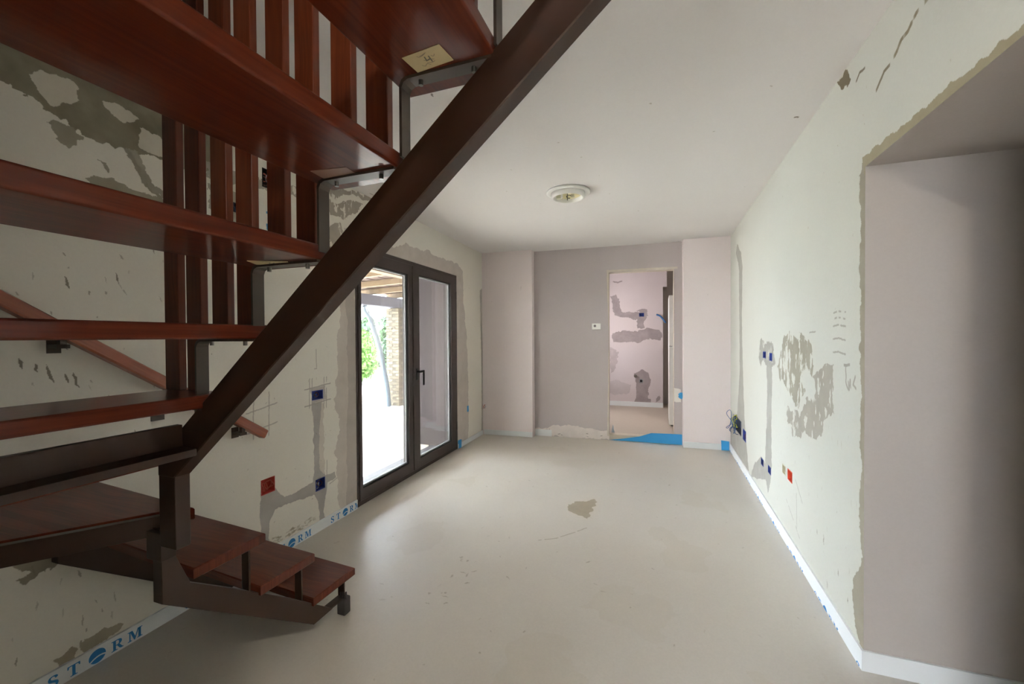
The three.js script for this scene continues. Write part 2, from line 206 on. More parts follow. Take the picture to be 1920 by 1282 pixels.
{
  const p = new Paint(3.5, 0, 5.4, 2.7, 2048, 1024).fill(CREAM, 5, 1.1), G = [164, 156, 140], D = [140, 132, 112];
  p.poly(PL.doorside, [200, 191, 181], { warp: 0.035, f: 16 }).poly([[5.66, 0], [5.8, 0], [5.8, 2.3], [5.68, 2.3], [5.7, 1.2]], [182, 173, 164], { warp: 0.03, f: 9 }).poly(PL.doortop, [196, 187, 178], { warp: 0.03, f: 14 });
  p.poly([[5.36, 0.4], [5.42, 0.4], [5.43, 0.95], [5.37, 0.96]], [206, 198, 186], { warp: 0.03, f: 20 });
  p.poly(PL.chase, [176, 170, 164], { warp: 0.012 }).poly(PL.box1, [190, 182, 174], { warp: 0.015 }).poly(PL.box2, [178, 172, 164], { warp: 0.015 });
  p.poly(PL.band, D, { warp: 0.03, f: 20, amp: 22 }); for (const k of ISL) p.poly(k, [214, 206, 190], { warp: 0.018, f: 26, bump: 0.12 });
  for (const k of ['blob', 'low', 'crack1', 'crack2', 'lowleft']) p.poly(PL[k], [158, 150, 132], { warp: 0.02, f: 30, amp: 12 });
  for (const k of ['tri1', 'tri2', 'tri3', 'btw1', 'btw2']) p.poly(PL[k], [170, 160, 146], { warp: 0.03, f: 18, amp: 12, mottle: 0.33 });
  p.poly(PL.lowedge, [166, 156, 136], { warp: 0.02 }).poly(PL.lowedge2, [166, 156, 136], { warp: 0.02 }).poly(PL.backcorner, [186, 178, 168], { warp: 0.012 });
  p.poly([[4.2, 2.31], [4.25, 2.32], [4.32, 2.19], [4.4, 2.13], [4.42, 2.1], [4.36, 2.13], [4.29, 2.16]], G, { warp: 0.02, f: 40 });
  for (let i = 0; i < 46; i++) p.smudge(rr(3.85, 4.75), rr(0.95, 1.95), rr(0.012, 0.045), rr(0.004, 0.009), rr(1.5, 2.3), [120, 112, 96], rr(0.2, 0.65));
  for (const [x, y, l] of [[3.94, 1.28, 0.09], [3.99, 1.26, 0.05], [4.02, 1.25, 0.08], [4.0, 1.66, 0.06], [4.17, 1.7, 0.05], [3.86, 1.33, 0.05], [3.90, 1.31, 0.04]]) p.smudge(x, y, l, 0.012, 1.85, [112, 104, 88], 0.75);
  for (let i = 0; i < 30; i++) p.smudge(rr(3.7, 4.5), rr(0.12, 0.6), rr(0.012, 0.07), rr(0.004, 0.009), rr(1.4, 2.0), [126, 118, 100], rr(0.2, 0.6));
  for (let i = 0; i < 40; i++) p.smudge(rr(4.7, 5.6), rr(0.15, 1.6), rr(0.006, 0.03), rr(0.003, 0.007), rr(0, 3), [150, 140, 126], rr(0.2, 0.6));
  for (let i = 0; i < 50; i++) p.smudge(rr(4.95, 5.35), rr(0.085, 0.13), rr(0.02, 0.05), rr(0.008, 0.02), rr(-0.3, 0.3), [150, 138, 116], rr(0.2, 0.5));
  const pen = [172, 165, 157];
  for (const y of [1.065, 0.945]) p.line([[5.25, y - 0.01], [5.50, y + 0.012]], 0.006, pen, 0.8); for (const x of [5.29, 5.315, 5.43, 5.455]) p.line([[x, 0.9], [x + 0.005, 1.13]], 0.005, pen, 0.7, 0.2);
  for (const y of [0.985, 0.86]) p.line([[4.8, y - 0.02], [5.02, y + 0.015]], 0.005, pen, 0.6); for (const x of [4.845, 4.955]) p.line([[x, 0.8], [x + 0.006, 1.08]], 0.005, pen, 0.6);
  for (const y of [1.28, 1.30, 1.33, 1.345]) p.line([[4.98, y], [5.14, y + 0.006]], 0.004, pen, 0.45);
  p.line([[5.36, 1.34], [5.362, 1.2], [5.34, 1.2]], 0.005, pen, 0.5, 0.2); p.line([[5.48, 0.31], [5.56, 0.33]], 0.005, pen, 0.6); p.line([[5.45, 0.29], [5.456, 0.5]], 0.005, pen, 0.6); p.line([[4.55, 0.30], [4.552, 0.36]], 0.006, pen, 0.7);
  const bl = [54, 130, 180]; p.line([[4.965, 2.225], [5.0, 2.235], [5.035, 2.222]], 0.012, bl, 0.9).line([[4.985, 2.225], [4.98, 2.17], [5.02, 2.165]], 0.011, bl, 0.9).line([[4.965, 2.15], [4.975, 2.12], [5.03, 2.118], [5.035, 2.16], [4.975, 2.17], [4.966, 2.12]], 0.012, bl, 0.9);
  for (let i = 0; i < 14; i++) p.smudge(rr(7.95, 8.4), rr(0.3, 2.2), rr(0.01, 0.03), rr(0.004, 0.01), rr(0, 3), [160, 148, 140], 0.5);
  const holes = boxesL.map(([a, b, c, d]) => rect(a, b, c, d)); holes.push(rect(8.56, 0.36, 8.61, 0.44));
  const g = extr([[0, 0], [5.79, 0], [5.79, 2.205], [7.715, 2.205], [7.715, 0], [8.95, 0], [8.95, 2.65], [0, 2.65]], 0.38, 0, holes).translate(0, 0, -0.38).applyMatrix4(LW);
  struct('wall_left', g, [p.mat(0.9, 0.005), M.mauve], 'cream plaster wall with grey filler patches behind the staircase');
}
// right wall with the wide opening
const boxesR = [[1.765, 1.232, 1.865, 1.29], [1.985, 1.222, 2.065, 1.285], [1.70, 0.318, 1.785, 0.378], [1.945, 0.325, 2.035, 0.385], [2.36, 0.452, 2.436, 0.517], [2.492, 0.448, 2.594, 0.522], [0.33, 0.34, 0.76, 0.50], [0.86, 0.335, 1.02, 0.45]];
{
  const p = new Paint(0, 0, 5.4, 2.7, 2048, 1024).fill([204, 203, 193], 4, 1.1), G = [164, 160, 150];
  const R = {
    chase1: [[0.50, 2.461], [0.757, 2.299], [0.819, 2.147], [0.790, 1.587], [0.852, 1.025], [0.942, 0.538], [1.15, 0.1], [1.11, 0], [0.0, 0], [0.0, 0.362], [0.5, 0.54], [0.66, 1.012], [0.643, 1.591], [0.608, 2.177], [0.422, 2.362]],
    chase2: [[1.881, 1.199], [2.054, 1.230], [2.071, 1.128], [2.040, 0.709], [2.058, 0.422], [2.009, 0.260], [1.940, 0.15], [1.867, 0.235], [1.653, 0.178], [1.242, 0.065], [1.435, 0.250], [1.713, 0.390], [1.830, 0.355], [1.883, 0.677], [1.918, 0.943]],
    boxes: [[1.648, 1.370], [1.709, 1.398], [1.806, 1.350], [2.053, 1.375], [2.134, 1.287], [2.150, 1.215], [2.054, 1.176], [1.863, 1.180], [1.749, 1.227], [1.669, 1.159], [1.607, 1.239]],
    blotch: [[2.393, 1.409], [2.557, 1.437], [2.747, 1.416], [2.895, 1.385], [2.959, 1.325], [3.003, 1.237], [2.960, 1.185], [2.868, 1.196], [2.810, 1.207], [2.780, 1.139], [2.830, 1.064], [2.750, 0.971], [2.664, 0.967], [2.572, 1.012], [2.422, 1.077], [2.285, 1.088], [2.226, 1.181], [2.284, 1.281]],
    blotch2: [[3.054, 1.226], [3.171, 1.255], [3.270, 1.277], [3.272, 1.097], [3.292, 1.034], [3.188, 0.993], [3.135, 0.963], [3.112, 0.896], [3.032, 0.837], [2.908, 0.832], [2.822, 0.854], [2.772, 0.788], [2.687, 0.792], [2.597, 0.761], [2.573, 0.830], [2.487, 0.856], [2.461, 0.942], [2.596, 0.929], [2.750, 0.938], [2.850, 1.029], [2.961, 1.067], [3.030, 1.106], [3.004, 1.171]],
    edge: [[3.626, 2.146], [3.577, 2.150], [3.553, 2.103], [3.57, 1.893], [3.556, 1.714], [3.577, 1.574], [3.564, 1.347], [3.586, 1.166], [3.567, 0.980], [3.588, 0.849], [3.565, 0.657], [3.586, 0.483], [3.572, 0.402], [3.509, 0.344], [3.499, 0.242], [3.521, 0.159], [3.594, 0.06], [3.66, 0.05], [3.66, 2.12]],
    top: [[3.577, 2.168], [3.690, 2.173], [3.919, 2.159], [4.042, 2.160], [4.170, 2.156], [4.296, 2.151], [4.65, 2.148], [4.65, 2.09], [3.6, 2.09]],
  };
  p.poly(R.chase1, G, { warp: 0.02 }).poly(R.chase2, [168, 164, 155], { warp: 0.02 }).poly(R.boxes, G, { warp: 0.03, mottle: 0.3 });
  p.poly(R.blotch, [160, 154, 138], { warp: 0.05, f: 14, mottle: 0.47, stretch: 0.5 }).poly([[2.5, 1.38], [2.75, 1.38], [2.9, 1.32], [2.95, 1.22], [2.8, 1.22], [2.72, 1.05], [2.62, 1.1]], [158, 152, 136], { warp: 0.05, f: 14, mottle: 0.36 }).poly(R.blotch2, [164, 158, 146], { warp: 0.04, f: 16, mottle: 0.34 });
  p.poly(R.edge, [156, 148, 130], { warp: 0.02, f: 30 }).poly(R.top, [158, 148, 122], { warp: 0.016, f: 26 }).poly([[3.315, 2.64], [3.40, 2.645], [3.47, 2.58], [3.44, 2.565], [3.38, 2.58]], [120, 108, 84], { warp: 0.02 });
  p.line([[3.7, 2.39], [3.76, 2.43], [3.8, 2.43]], 0.01, [120, 108, 84], 0.6, 0.2).line([[3.84, 2.44], [3.88, 2.47], [3.92, 2.47], [3.98, 2.5]], 0.012, [130, 118, 92], 0.6, 0.3).line([[4.03, 2.5], [4.07, 2.54]], 0.02, [138, 126, 98], 0.6, 0.2).line([[3.52, 2.53], [3.55, 2.55], [3.6, 2.54]], 0.008, [110, 98, 78], 0.6);
  const pen = [158, 152, 142]; for (const y of [1.53, 1.50, 1.465, 1.40, 1.335]) p.line([[3.27, y], [3.33, y + 0.006], [3.42, y - 0.004]], 0.006, pen, 0.6, 0.3);
  p.line([[3.4, 1.28], [3.46, 1.285]], 0.01, pen, 0.7).line([[3.42, 1.28], [3.425, 1.2], [3.45, 1.17]], 0.008, pen, 0.6).line([[3.45, 1.21], [3.46, 1.17], [3.47, 1.22], [3.475, 1.18]], 0.007, pen, 0.6).line([[3.52, 1.24], [3.5, 1.2], [3.53, 1.185]], 0.008, pen, 0.6).line([[2.92, 1.437], [3.02, 1.44]], 0.006, pen, 0.6);
  for (let i = 0; i < 46; i++) p.smudge(rr(2.2, 3.55), rr(0.12, 1.0), rr(0.01, 0.045), rr(0.004, 0.009), rr(1.3, 1.9), [176, 170, 156], rr(0.3, 0.7));
  for (const [x, y, l] of [[3.15, 0.34, 0.06], [3.05, 0.34, 0.03], [3.34, 0.27, 0.04], [3.45, 0.2, 0.03], [3.2, 0.13, 0.05]]) p.smudge(x, y, l, 0.012, 1.7, [150, 144, 130], 0.8);
  for (let i = 0; i < 30; i++) p.smudge(rr(0.3, 4.5), rr(1.4, 2.5), rr(0.01, 0.02), rr(0.004, 0.008), rr(0, 3), [160, 148, 126], rr(0.3, 0.6));
  p.line([[2.66, 0.5], [2.8, 0.40]], 0.005, pen, 0.5).line([[2.68, 0.42], [2.69, 0.2]], 0.005, pen, 0.5).line([[2.45, 0.3], [2.75, 0.16]], 0.005, pen, 0.4, 0.3);
  const g = extr([[-0.3, 0], [3.61, 0], [3.61, 2.125], [4.51, 2.125], [4.51, 0], [9.1, 0], [9.1, 2.65], [-0.3, 2.65]], 0.53, 0, boxesR.map(([a, b, c, d]) => rect(a, b, c, d))).translate(0, 0, -0.53).applyMatrix4(RW);
  struct('wall_right', g, [p.mat(0.88, 0.004), M.mauve], 'cream plaster wall with grey filler streaks and a wide opening');
}
// back wall: two white piers, grey recess with doorway
{
  const pier = new Paint(0, 0, 3.4, 2.7, 1024, 800).fill([236, 224, 222], 4, 1.2);
  for (let i = 0; i < 40; i++) pier.smudge(rr(0.02, 3.3), rr(0.2, 2.2), rr(0.008, 0.025), rr(0.004, 0.008), rr(0, 3), [176, 162, 154], rr(0.3, 0.7));
  pier.poly([[3.2, 0.86], [3.28, 0.9], [3.3, 0.8], [3.26, 0.78]], [176, 168, 160], { warp: 0.02 });
  const pm = pier.mat(0.9, 0.004);
  struct('wall_back_left_pier', box(-0.15, 0.752, 0, 2.65, -0.5, 0).applyMatrix4(BWm), pm, 'white plaster pier in the corner by the glazed door');
  struct('wall_back_right_pier', box(2.737, 3.6, 0, 2.65, -0.5, 0).applyMatrix4(BWm), pm, 'white plaster pier in the corner by the right wall');
  const rc = new Paint(0.7, 0, 2.1, 2.7, 900, 1150).fill([190, 180, 178], 5, 1.4);
  rc.poly([[0.7, 0], [0.7, 0.09], [0.95, 0.13], [1.0, 0.16], [1.25, 0.17], [1.5, 0.14], [1.82, 0.13], [1.82, 0]], [222, 212, 206], { warp: 0.03, f: 14, amp: 10 });
  rc.poly([[1.775, 0.05], [1.84, 0.05], [1.775, 2.33], [2.68, 2.33], [2.68, 2.30], [1.82, 2.30]], [206, 196, 182], { warp: 0.004 }).poly([[2.60, 0.56], [2.72, 0.56], [2.72, 0.73], [2.62, 0.74]], [228, 222, 214], { warp: 0.01 });
  for (let i = 0; i < 12; i++) rc.smudge(rr(0.75, 1.8), rr(0.0, 0.1), rr(0.02, 0.05), rr(0.005, 0.012), rr(-0.3, 0.3), [110, 100, 92], 0.6);
  struct('wall_back', extr([[0.6, 0], [1.803, 0], [1.803, 2.296], [2.636, 2.296], [2.636, 0], [2.85, 0], [2.85, 2.65], [0.6, 2.65]], 0.14).translate(0, 0, -0.27).applyMatrix4(BWm), [rc.mat(0.9, 0.003), std(196, 184, 168, 0.9)], 'grey skim-plastered recess wall with an open doorway');
  struct('trim_1', box(1.803, 2.72, 0, 0.075, -0.27, -0.14).applyMatrix4(BWm), plain([204, 192, 176], 1, 1, 8), 'raw concrete threshold of the doorway');
}
// back room
{
  const p = new Paint(-1.6, 0, 2.8, 2.8, 1024, 1024).fill([206, 194, 194], 6, 1.5), G = [158, 146, 146];
  const B = [[[-0.915, 1.482], [-0.783, 1.532], [-0.433, 1.529], [-0.238, 1.577], [-0.047, 1.545], [0.020, 1.443], [0.000, 1.343], [-0.239, 1.374], [-0.385, 1.303], [-0.682, 1.324], [-0.885, 1.324]], [[-0.954, 2.215], [-0.831, 2.242], [-0.751, 2.103], [-0.731, 1.895], [-0.384, 1.886], [-0.452, 1.919], [-0.257, 1.954], [-0.238, 1.811], [-0.306, 1.731], [-0.306, 1.588], [-0.424, 1.570], [-0.462, 1.755], [-0.731, 1.792], [-0.863, 1.847]], [[-0.957, 1.220], [-0.784, 1.116], [-0.836, 0.802], [-0.938, 0.695]], [[-0.485, 0.706], [-0.357, 0.770], [-0.221, 0.712], [-0.212, 0.509], [-0.251, 0.385], [-0.193, 0.204], [-0.145, 0.135], [-0.516, 0.116], [-0.446, 0.243], [-0.466, 0.449]]];
  B.forEach((b, i) => p.poly(b, i === 2 ? [182, 170, 170] : G, { warp: 0.04, f: 12, amp: 12 })); p.poly([[-0.1, 0.15], [-0.03, 0.2], [-0.02, 0.3], [-0.08, 0.28]], G, { warp: 0.03 }); p.line([[-0.9, 2.5], [-0.8, 2.47], [-0.72, 2.5]], 0.02, G, 0.7, 0.2);
  p.poly([[-0.97, 0.3], [-0.6, 0.32], [-0.55, 0.5], [-0.8, 0.56], [-0.97, 0.55]], [186, 176, 176], { warp: 0.06, f: 6, a: 0.7 });
  const g = extr([[-1.6, 0.07], [0.03, 0.07], [0.03, 2.35], [0.1, 2.35], [0.1, 2.8], [-1.6, 2.8]], 0.5, 0, [rect(-0.40, 1.80, -0.31, 1.87), rect(-0.40, 0.53, -0.33, 0.6)]).translate(0, 0, -8.8);
  struct('wall_room_far', g, [p.mat(0.9, 0.004), M.mauve], 'patched grey plaster wall of the room behind the doorway');
  struct('wall_room_recess', box(-1.6, 1.6, 0.07, 2.8, -9.0, -8.8), M.mauve, 'plain grey wall behind the white unit');
  struct('wall_room_left', mergeGeometries([box(-1.6, -1.45, 0.07, 0.95, -8.5, -5.86), box(-1.6, -1.45, 2.2, 2.8, -8.5, -5.86), box(-1.6, -1.45, 0.95, 2.2, -8.5, -7.6), box(-1.6, -1.45, 0.95, 2.2, -6.6, -5.86)]), M.mauve, 'grey wall of the room behind the doorway');
  struct('wall_room_right', box(1.4, 1.6, 0.07, 2.8, -8.8, -5.9), M.mauve, 'grey wall of the room behind the doorway');
  struct('floor_room', box(-1.6, 1.6, -0.1, 0.07, -9.0, -5.84), plain([186, 172, 158], 2, 2, 6, 0.7), 'beige screed floor of the room behind the doorway');
  struct('ceiling_room', box(-1.6, 1.6, 2.8, 2.95, -9.0, -5.84), M.white, 'white ceiling of the room behind the doorway');
}
// rear wall with window, room beyond the opening
{
  struct('wall_partition', box(-2.29, -0.42, 0, 2.65, -0.05, 0.08), M.mauve, 'plaster partition carrying the near side of the staircase');
  struct('wall_rear', extr([[-3, 0], [1.4, 0], [1.4, 2.65], [-3, 2.65]], 0.35, 0, [rect(-1.65, 0.85, -0.25, 2.25)]).translate(0, 0, 3), M.white, 'plain plaster wall behind the viewpoint');
  const w = new THREE.Group(); w.name = 'window_1'; w.userData = { kind: 'structure', label: 'window with a dark frame behind the viewpoint', category: 'window' }; scene.add(w);
  part('window_frame', extr(rect(-1.65, 0.85, -0.25, 2.25), 0.06, 0, [rect(-1.58, 0.92, -0.98, 2.18), rect(-0.92, 0.92, -0.32, 2.18)]).translate(0, 0, 3.1), M.frame, w);
  part('pane', box(-1.6, -0.3, 0.9, 2.2, 3.125, 3.13), M.glass, w);
  const w2 = new THREE.Group(); w2.name = 'window_2'; w2.userData = { kind: 'structure', label: 'window of the room behind the doorway', category: 'window' }; scene.add(w2);
  part('window_frame', extr(rect(6.6, 0.95, 7.6, 2.2), 0.06, 0, [rect(6.67, 1.02, 7.53, 2.13)]).applyMatrix4(BX).translate(-1.56, 0, 0), M.frame, w2);
  part('pane', box(-1.535, -1.53, 1.0, 2.15, -7.56, -6.64), M.glass, w2);
  struct('floor_side', box(1.4, 4.3, -0.15, 0, -3.6, 1.2), plain([176, 166, 150], 2, 2, 8), 'screed floor of the side room');
  struct('ceiling_side', box(1.335, 4.3, 2.65, 2.8, -3.6, 1.2), M.white, 'ceiling of the side room');
  struct('wall_side_far', box(1.335, 4.3, 0, 2.65, -3.6, -3.4), M.mauve, 'grey wall of the side room'); struct('wall_side_near', box(1.335, 4.3, 0, 2.65, 1, 1.2), M.mauve, 'grey wall of the side room'); struct('wall_side_right', box(4.1, 4.3, 0, 2.65, -3.4, 1), M.mauve, 'grey wall of the side room');
}
// ---------------------------------------------------------------- perimeter strips
{
  const cv = document.createElement('canvas'); cv.width = 1024; cv.height = 148; const x = cv.getContext('2d');
  x.fillStyle = '#e4e6e6'; x.fillRect(0, 0, 1024, 148); x.fillStyle = '#2b7fc0'; x.font = 'bold 128px serif'; x.textBaseline = 'alphabetic';
  x.fillText('S', 30, 128); x.fillText('T', 150, 128); x.fillText('R', 440, 128); x.fillText('M', 560, 128);
  x.beginPath(); x.arc(345, 82, 58, 0, Math.PI * 2); x.fill(); x.strokeStyle = '#e4e6e6'; x.lineWidth = 12; x.beginPath(); x.moveTo(296, 112); x.quadraticCurveTo(350, 70, 402, 96); x.stroke();
  const tx = new THREE.CanvasTexture(cv); tx.colorSpace = THREE.SRGBColorSpace; tx.wrapS = THREE.RepeatWrapping; tx.repeat.set(1 / 0.522, 1 / 0.075); tx.offset.set(-3.895 / 0.522 % 1, 0);
  const mt = new THREE.MeshStandardMaterial({ map: tx, roughness: 0.75 }), pl = std(228, 230, 230, 0.75);
  const strip = (name, a, b, mat4, mtl, h = 0.075, label) => { const g = extr(rect(a, 0, b, h), 0.01, 0); g.applyMatrix4(mat4); return struct(name, g, [mtl, pl], label); };
  strip('baseboard_left', 0.05, 5.785, LW, mt, 0.075, 'white perimeter strip printed in blue along the left wall');
  strip('baseboard_left_corner', 7.72, 8.55, LW, pl, 0.06, 'white perimeter strip between glazed door and corner');
  const tr = mt.clone(); tr.map = tx.clone(); tr.map.offset.set(0.2, 0.6); tr.map.needsUpdate = true;
  strip('baseboard_right', 0.04, 3.61, RW, tr, 0.085, 'white perimeter strip printed in blue along the right wall');
  const rv = box(0.7952, 1.335, 0, 0.0852, -2.14, -2.13); struct('baseboard_reveal', rv, pl, 'white perimeter strip along the side of the opening');
  strip('baseboard_back_left', 0.02, 0.752, BWm, pl, 0.07, 'white perimeter strip at the foot of the left pier'); strip('baseboard_back_right', 2.737, 3.26, BWm, pl, 0.075, 'white perimeter strip at the foot of the right pier');
  const bc = new THREE.Matrix4().copy(BWm).multiply(new THREE.Matrix4().makeTranslation(0, 0, -0.13)); strip('baseboard_recess', 0.76, 1.0, bc, pl, 0.09, 'short white perimeter strip in the recess');
  struct('baseboard_room', extr(rect(-1.44, 0.07, 0.03, 0.16), 0.01).translate(0, 0, -8.3), tr, 'white perimeter strip of the back room');
}
// ---------------------------------------------------------------- glazed door
{
  const D = new THREE.Group(); D.name = 'door_1'; D.userData = { kind: 'structure', label: 'double glazed door with dark brown frame', category: 'door' }; scene.add(D);
  const on = (g) => g.applyMatrix4(LW);
  const bar = (a, b, c, d, z0, z1, r = 0.004) => on(box(a, c, b, d, z0, z1, r));
  part('door_frame', on(mergeGeometries([box(5.792, 5.825, 0, 2.203, -0.075, 0.0, 0.003), box(7.675, 7.713, 0, 2.203, -0.075, 0.0, 0.003), box(5.825, 7.675, 2.16, 2.203, -0.075, 0.0, 0.003), box(5.825, 7.675, 0.002, 0.05, -0.075, 0.0, 0.003)].map((g) => g.toNonIndexed()))), M.frame, D);
  const leaf = (a, b, ga, gb, y0, y1, gy0, gy1, name) => {
    const L = part('door_leaf', on(extr(rect(a, y0, b, y1), 0.07, 0.004, [rect(ga, gy0, gb, gy1)]).translate(0, 0, -0.06)), M.frame, D);
    part('gasket', on(extr(rect(ga - 0.001, gy0 - 0.001, gb + 0.001, gy1 + 0.001), 0.05, 0, [rect(ga + 0.008, gy0 + 0.008, gb - 0.008, gy1 - 0.008)]).translate(0, 0, -0.052)), M.gasket, L);
    part('spacer', on(extr(rect(ga + 0.008, gy0 + 0.008, gb - 0.008, gy1 - 0.008), 0.016, 0, [rect(ga + 0.02, gy0 + 0.02, gb - 0.02, gy1 - 0.02)]).translate(0, 0, -0.034)), M.spacer, L);
    part('pane', on(box(ga + 0.006, gb - 0.006, gy0 + 0.006, gy1 - 0.006, -0.014, -0.010)), M.glass, L); part('pane', on(box(ga + 0.006, gb - 0.006, gy0 + 0.006, gy1 - 0.006, -0.044, -0.040)), M.glass, L);
    return L;
  };
  leaf(5.82, 6.695, 5.852, 6.585, 0.045, 2.165, 0.14, 2.065); const L2 = leaf(6.685 + 0.012, 7.68, 6.785, 7.54, 0.045, 2.165, 0.135, 2.085);
  part('astragal', bar(6.655, 0.05, 6.735, 2.16, 0.006, 0.018), M.frame, D);
  const h = new THREE.Group(); h.name = 'handle'; D.add(h);
  part('backplate', bar(6.70, 0.98, 6.735, 1.10, 0.016, 0.026), M.black, h); part('lever', on(mergeGeometries([box(6.705, 6.73, 1.055, 1.08, 0.02, 0.06, 0.006), box(6.70, 6.80, 1.055, 1.08, 0.05, 0.065, 0.006), box(6.775, 6.80, 0.92, 1.078, 0.05, 0.065, 0.006)].map((g) => g.toNonIndexed()))), M.black, h);
  part('hinge', bar(7.66, 1.9, 7.69, 2.0, 0.0, 0.014), M.frame, D); part('hinge', bar(7.66, 0.25, 7.69, 0.35, 0.0, 0.014), M.frame, D);
}
// ---------------------------------------------------------------- staircase
{
  const S = thing('staircase', 'open dark red wooden staircase turning on a brown steel frame', 'staircase', [-1.53, 0, -0.9]); const root = new THREE.Matrix4().makeTranslation(1.53, 0, 0.9);
  const P = (name, geo, mat, parent = S, label) => part(name, geo.applyMatrix4(root), mat, parent, label);
  const r = 0.2085, T = 0.04, XR = [-1.296, -1.083, -0.845, -0.603, -0.346, -0.10, 0.145, 0.39], Z0 = -0.935, Z1 = -0.07;
  const top = (x) => 1.262 + 0.866 * (x + 1.261);
  // upper flight
  for (const [a, b] of [[-0.90, -0.85], [-0.12, -0.07]]) {
    const far = a < -0.5;
    P('stringer', prismXY([[far ? -1.435 : -1.50, far ? 0.985 : 0.90], [0.60, top(0.60) - 0.152], [0.60, top(0.60)], [-1.51, top(-1.51)], [-1.51, 0.985]], a, b, 0.003), M.steel);
  }
  P('post', box(-1.51, -1.432, 0.757, 1.02, -0.897, -0.852, 0.003), M.steel, S, 'brown steel post at the turn'); P('post', box(-1.51, -1.432, 0, 1.0, -0.118, -0.072, 0.003), M.steel);
  const bm = prismXY([[-1.325, 1.067], [-1.325, 1.088], [-1.388, 1.091], [-1.388, 1.157], [-1.41, 1.157], [-1.41, 1.067]], -0.85, -0.12, 0.002);
  P('cross_beam', bm, M.steel, S, 'brown steel channel beam');
  XR.forEach((x, i) => {
    const y = r * (i + 6), xl = x - 0.272;
    const t = P('tread', grainUV(box(xl, x, y - T, y, Z0, Z1, 0.006), 2, i * 0.37, i * 0.21), M.tread);
    for (const [za, zb, k] of [[-0.886, -0.85, 0], [-0.12, -0.084, 1]]) {
      const bx = x - 0.246, yb = y - T, ys = i ? Math.max(top(bx) - 0.01, y - r - 0.02) : 1.157, xe = Math.min(x + 0.0, x);
      const th = 0.007, pr = [[bx, ys], [bx + th, ys], [bx + th, yb - 0.024], [bx + 0.012, yb - 0.013], [bx + 0.024, yb - th], [xe - 0.006, yb - th], [xe - 0.006, yb], [bx + 0.018, yb], [bx + 0.006, yb - 0.006], [bx, yb - 0.018]];
      const b = P('bracket', prismXY(pr, za, zb), M.steelGrey);
      if (!k) for (const u of [0.05, 0.19]) { P('bolt', cyl(0.0055, 0.0055, 0.014, 10).translate(bx + u, yb - 0.012, -0.868), M.bolt, b); }
    }
    if (i >= 2 && i <= 4) {
      const px = x - [0, 0, 0.19, 0.20, 0.175][i], pz = [0, 0, -0.845, -0.835, -0.815][i], ang = [0, 0, 0.5, 0.12, -0.1][i], g = box(-0.05, 0.05, 0, 0.0012, -0.028, 0.028); g.rotateY(ang); g.translate(px + 0.03, y - T - 0.0015, pz);
      P('paper_label', g, i === 3 ? std(150, 112, 92, 0.6) : M.sticker, t, 'old paper sticker');
    }
  });
  // balusters on the far ends of the treads
  const SX = [-1.569, -1.460, -1.339, -1.2287, -1.0984, -0.986, -0.856, -0.7397, -0.612, -0.49, -0.37, -0.25, -0.125, -0.005, 0.12, 0.24];
  SX.forEach((x, k) => { const y = r * (Math.floor(k / 2) + 6); P('baluster', grainUV(box(x, x + 0.07, y, Math.max(2.62, y + 1.1 + (k % 2) * 0.1), -0.934, -0.910, 0.003), 1, k * 0.31, k * 0.17), M.slat); });
  { const len = 1.5, g = grainUV(new RoundedBoxGeometry(len, 0.05, 0.06, 2, 0.012), 0).rotateZ(Math.atan(0.866)).translate(-0.2, 1.262 + 0.866 * (-0.2 + 1.261) + 1.22, -0.922); P('handrail', g, M.rail); }
  // lower flight
  const ZF = [-1.757, -1.49, -1.238], sk = 0.05;
  ZF.forEach((z, i) => {
    const y = r * (i + 1); P('tread', grainUV(prismXZ([[-1.525, z], [-1.525, z + 0.277], [-2.325, z + 0.277 - sk], [-2.325, z - sk]], y - T, y, 0.004), 0, i * 0.4 + 0.2, i * 0.3), M.tread);
    const yb = y - T, zb = z + 0.052, ys = i ? y - r - 0.03 : 0.085; // bent flat bar: down from the nosing to the frame
    P('bracket', prismZY([[zb, ys], [zb + 0.008, ys], [zb + 0.008, yb - 0.008], [zb + 0.2, yb - 0.008], [zb + 0.2, yb], [zb, yb]], -1.583, -1.545), M.steel);
  });
  P('bracket', prismZY([[-1.705, 0.085], [-1.705, 0.078], [-1.55, 0.078], [-1.55, 0.085]], -1.583, -1.54), M.steelGrey);
  P('foot', mergeGeometries([box(-1.572, -1.522, 0, 0.085, -1.72, -1.675, 0.006).toNonIndexed(), ...[0, 1, 2, 3, 4, 5].map((k) => cyl(0.004, 0.006, 0.03, 6).toNonIndexed().rotateX(0.2 * (k % 3 - 1)).translate(-1.566 + 0.008 * k, 0.095, -1.70 + 0.012 * (k % 2)))]), std(74, 68, 66, 0.9), S, 'ragged dark support block');
  P('lower_stringer', prismZY([[-0.872, 0.552], [-1.495, 0.074], [-1.612, 0.078], [-1.40, 0.25], [-1.30, 0.328], [-1.10, 0.475], [-0.96, 0.575], [-0.872, 0.80]], -1.583, -1.537, 0.002), M.steel);
  P('wall_stringer', prismZY([[-0.93, 0.52], [-1.58, 0.015], [-1.72, 0.015], [-1.2, 0.50], [-0.93, 0.70]], -2.328, -2.285, 0.002), M.steel);
  // winders at the turn
  const y4 = 4 * r, y5 = 5 * r;
  P('winder_tread', grainUV(prismXZ([[-1.525, -0.968], [-2.325, -1.03], [-2.32, -0.1], [-2.19, -0.1], [-1.58, -0.934]], y4 - T, y4, 0.004), 0, 0.7, 0.1), M.tread);
  P('winder_tread', grainUV(prismXZ([[-1.555, -0.915], [-2.14, -0.115], [-1.545, -0.115]], y5 - T, y5, 0.004), 0, 0.1, 0.9), M.tread);
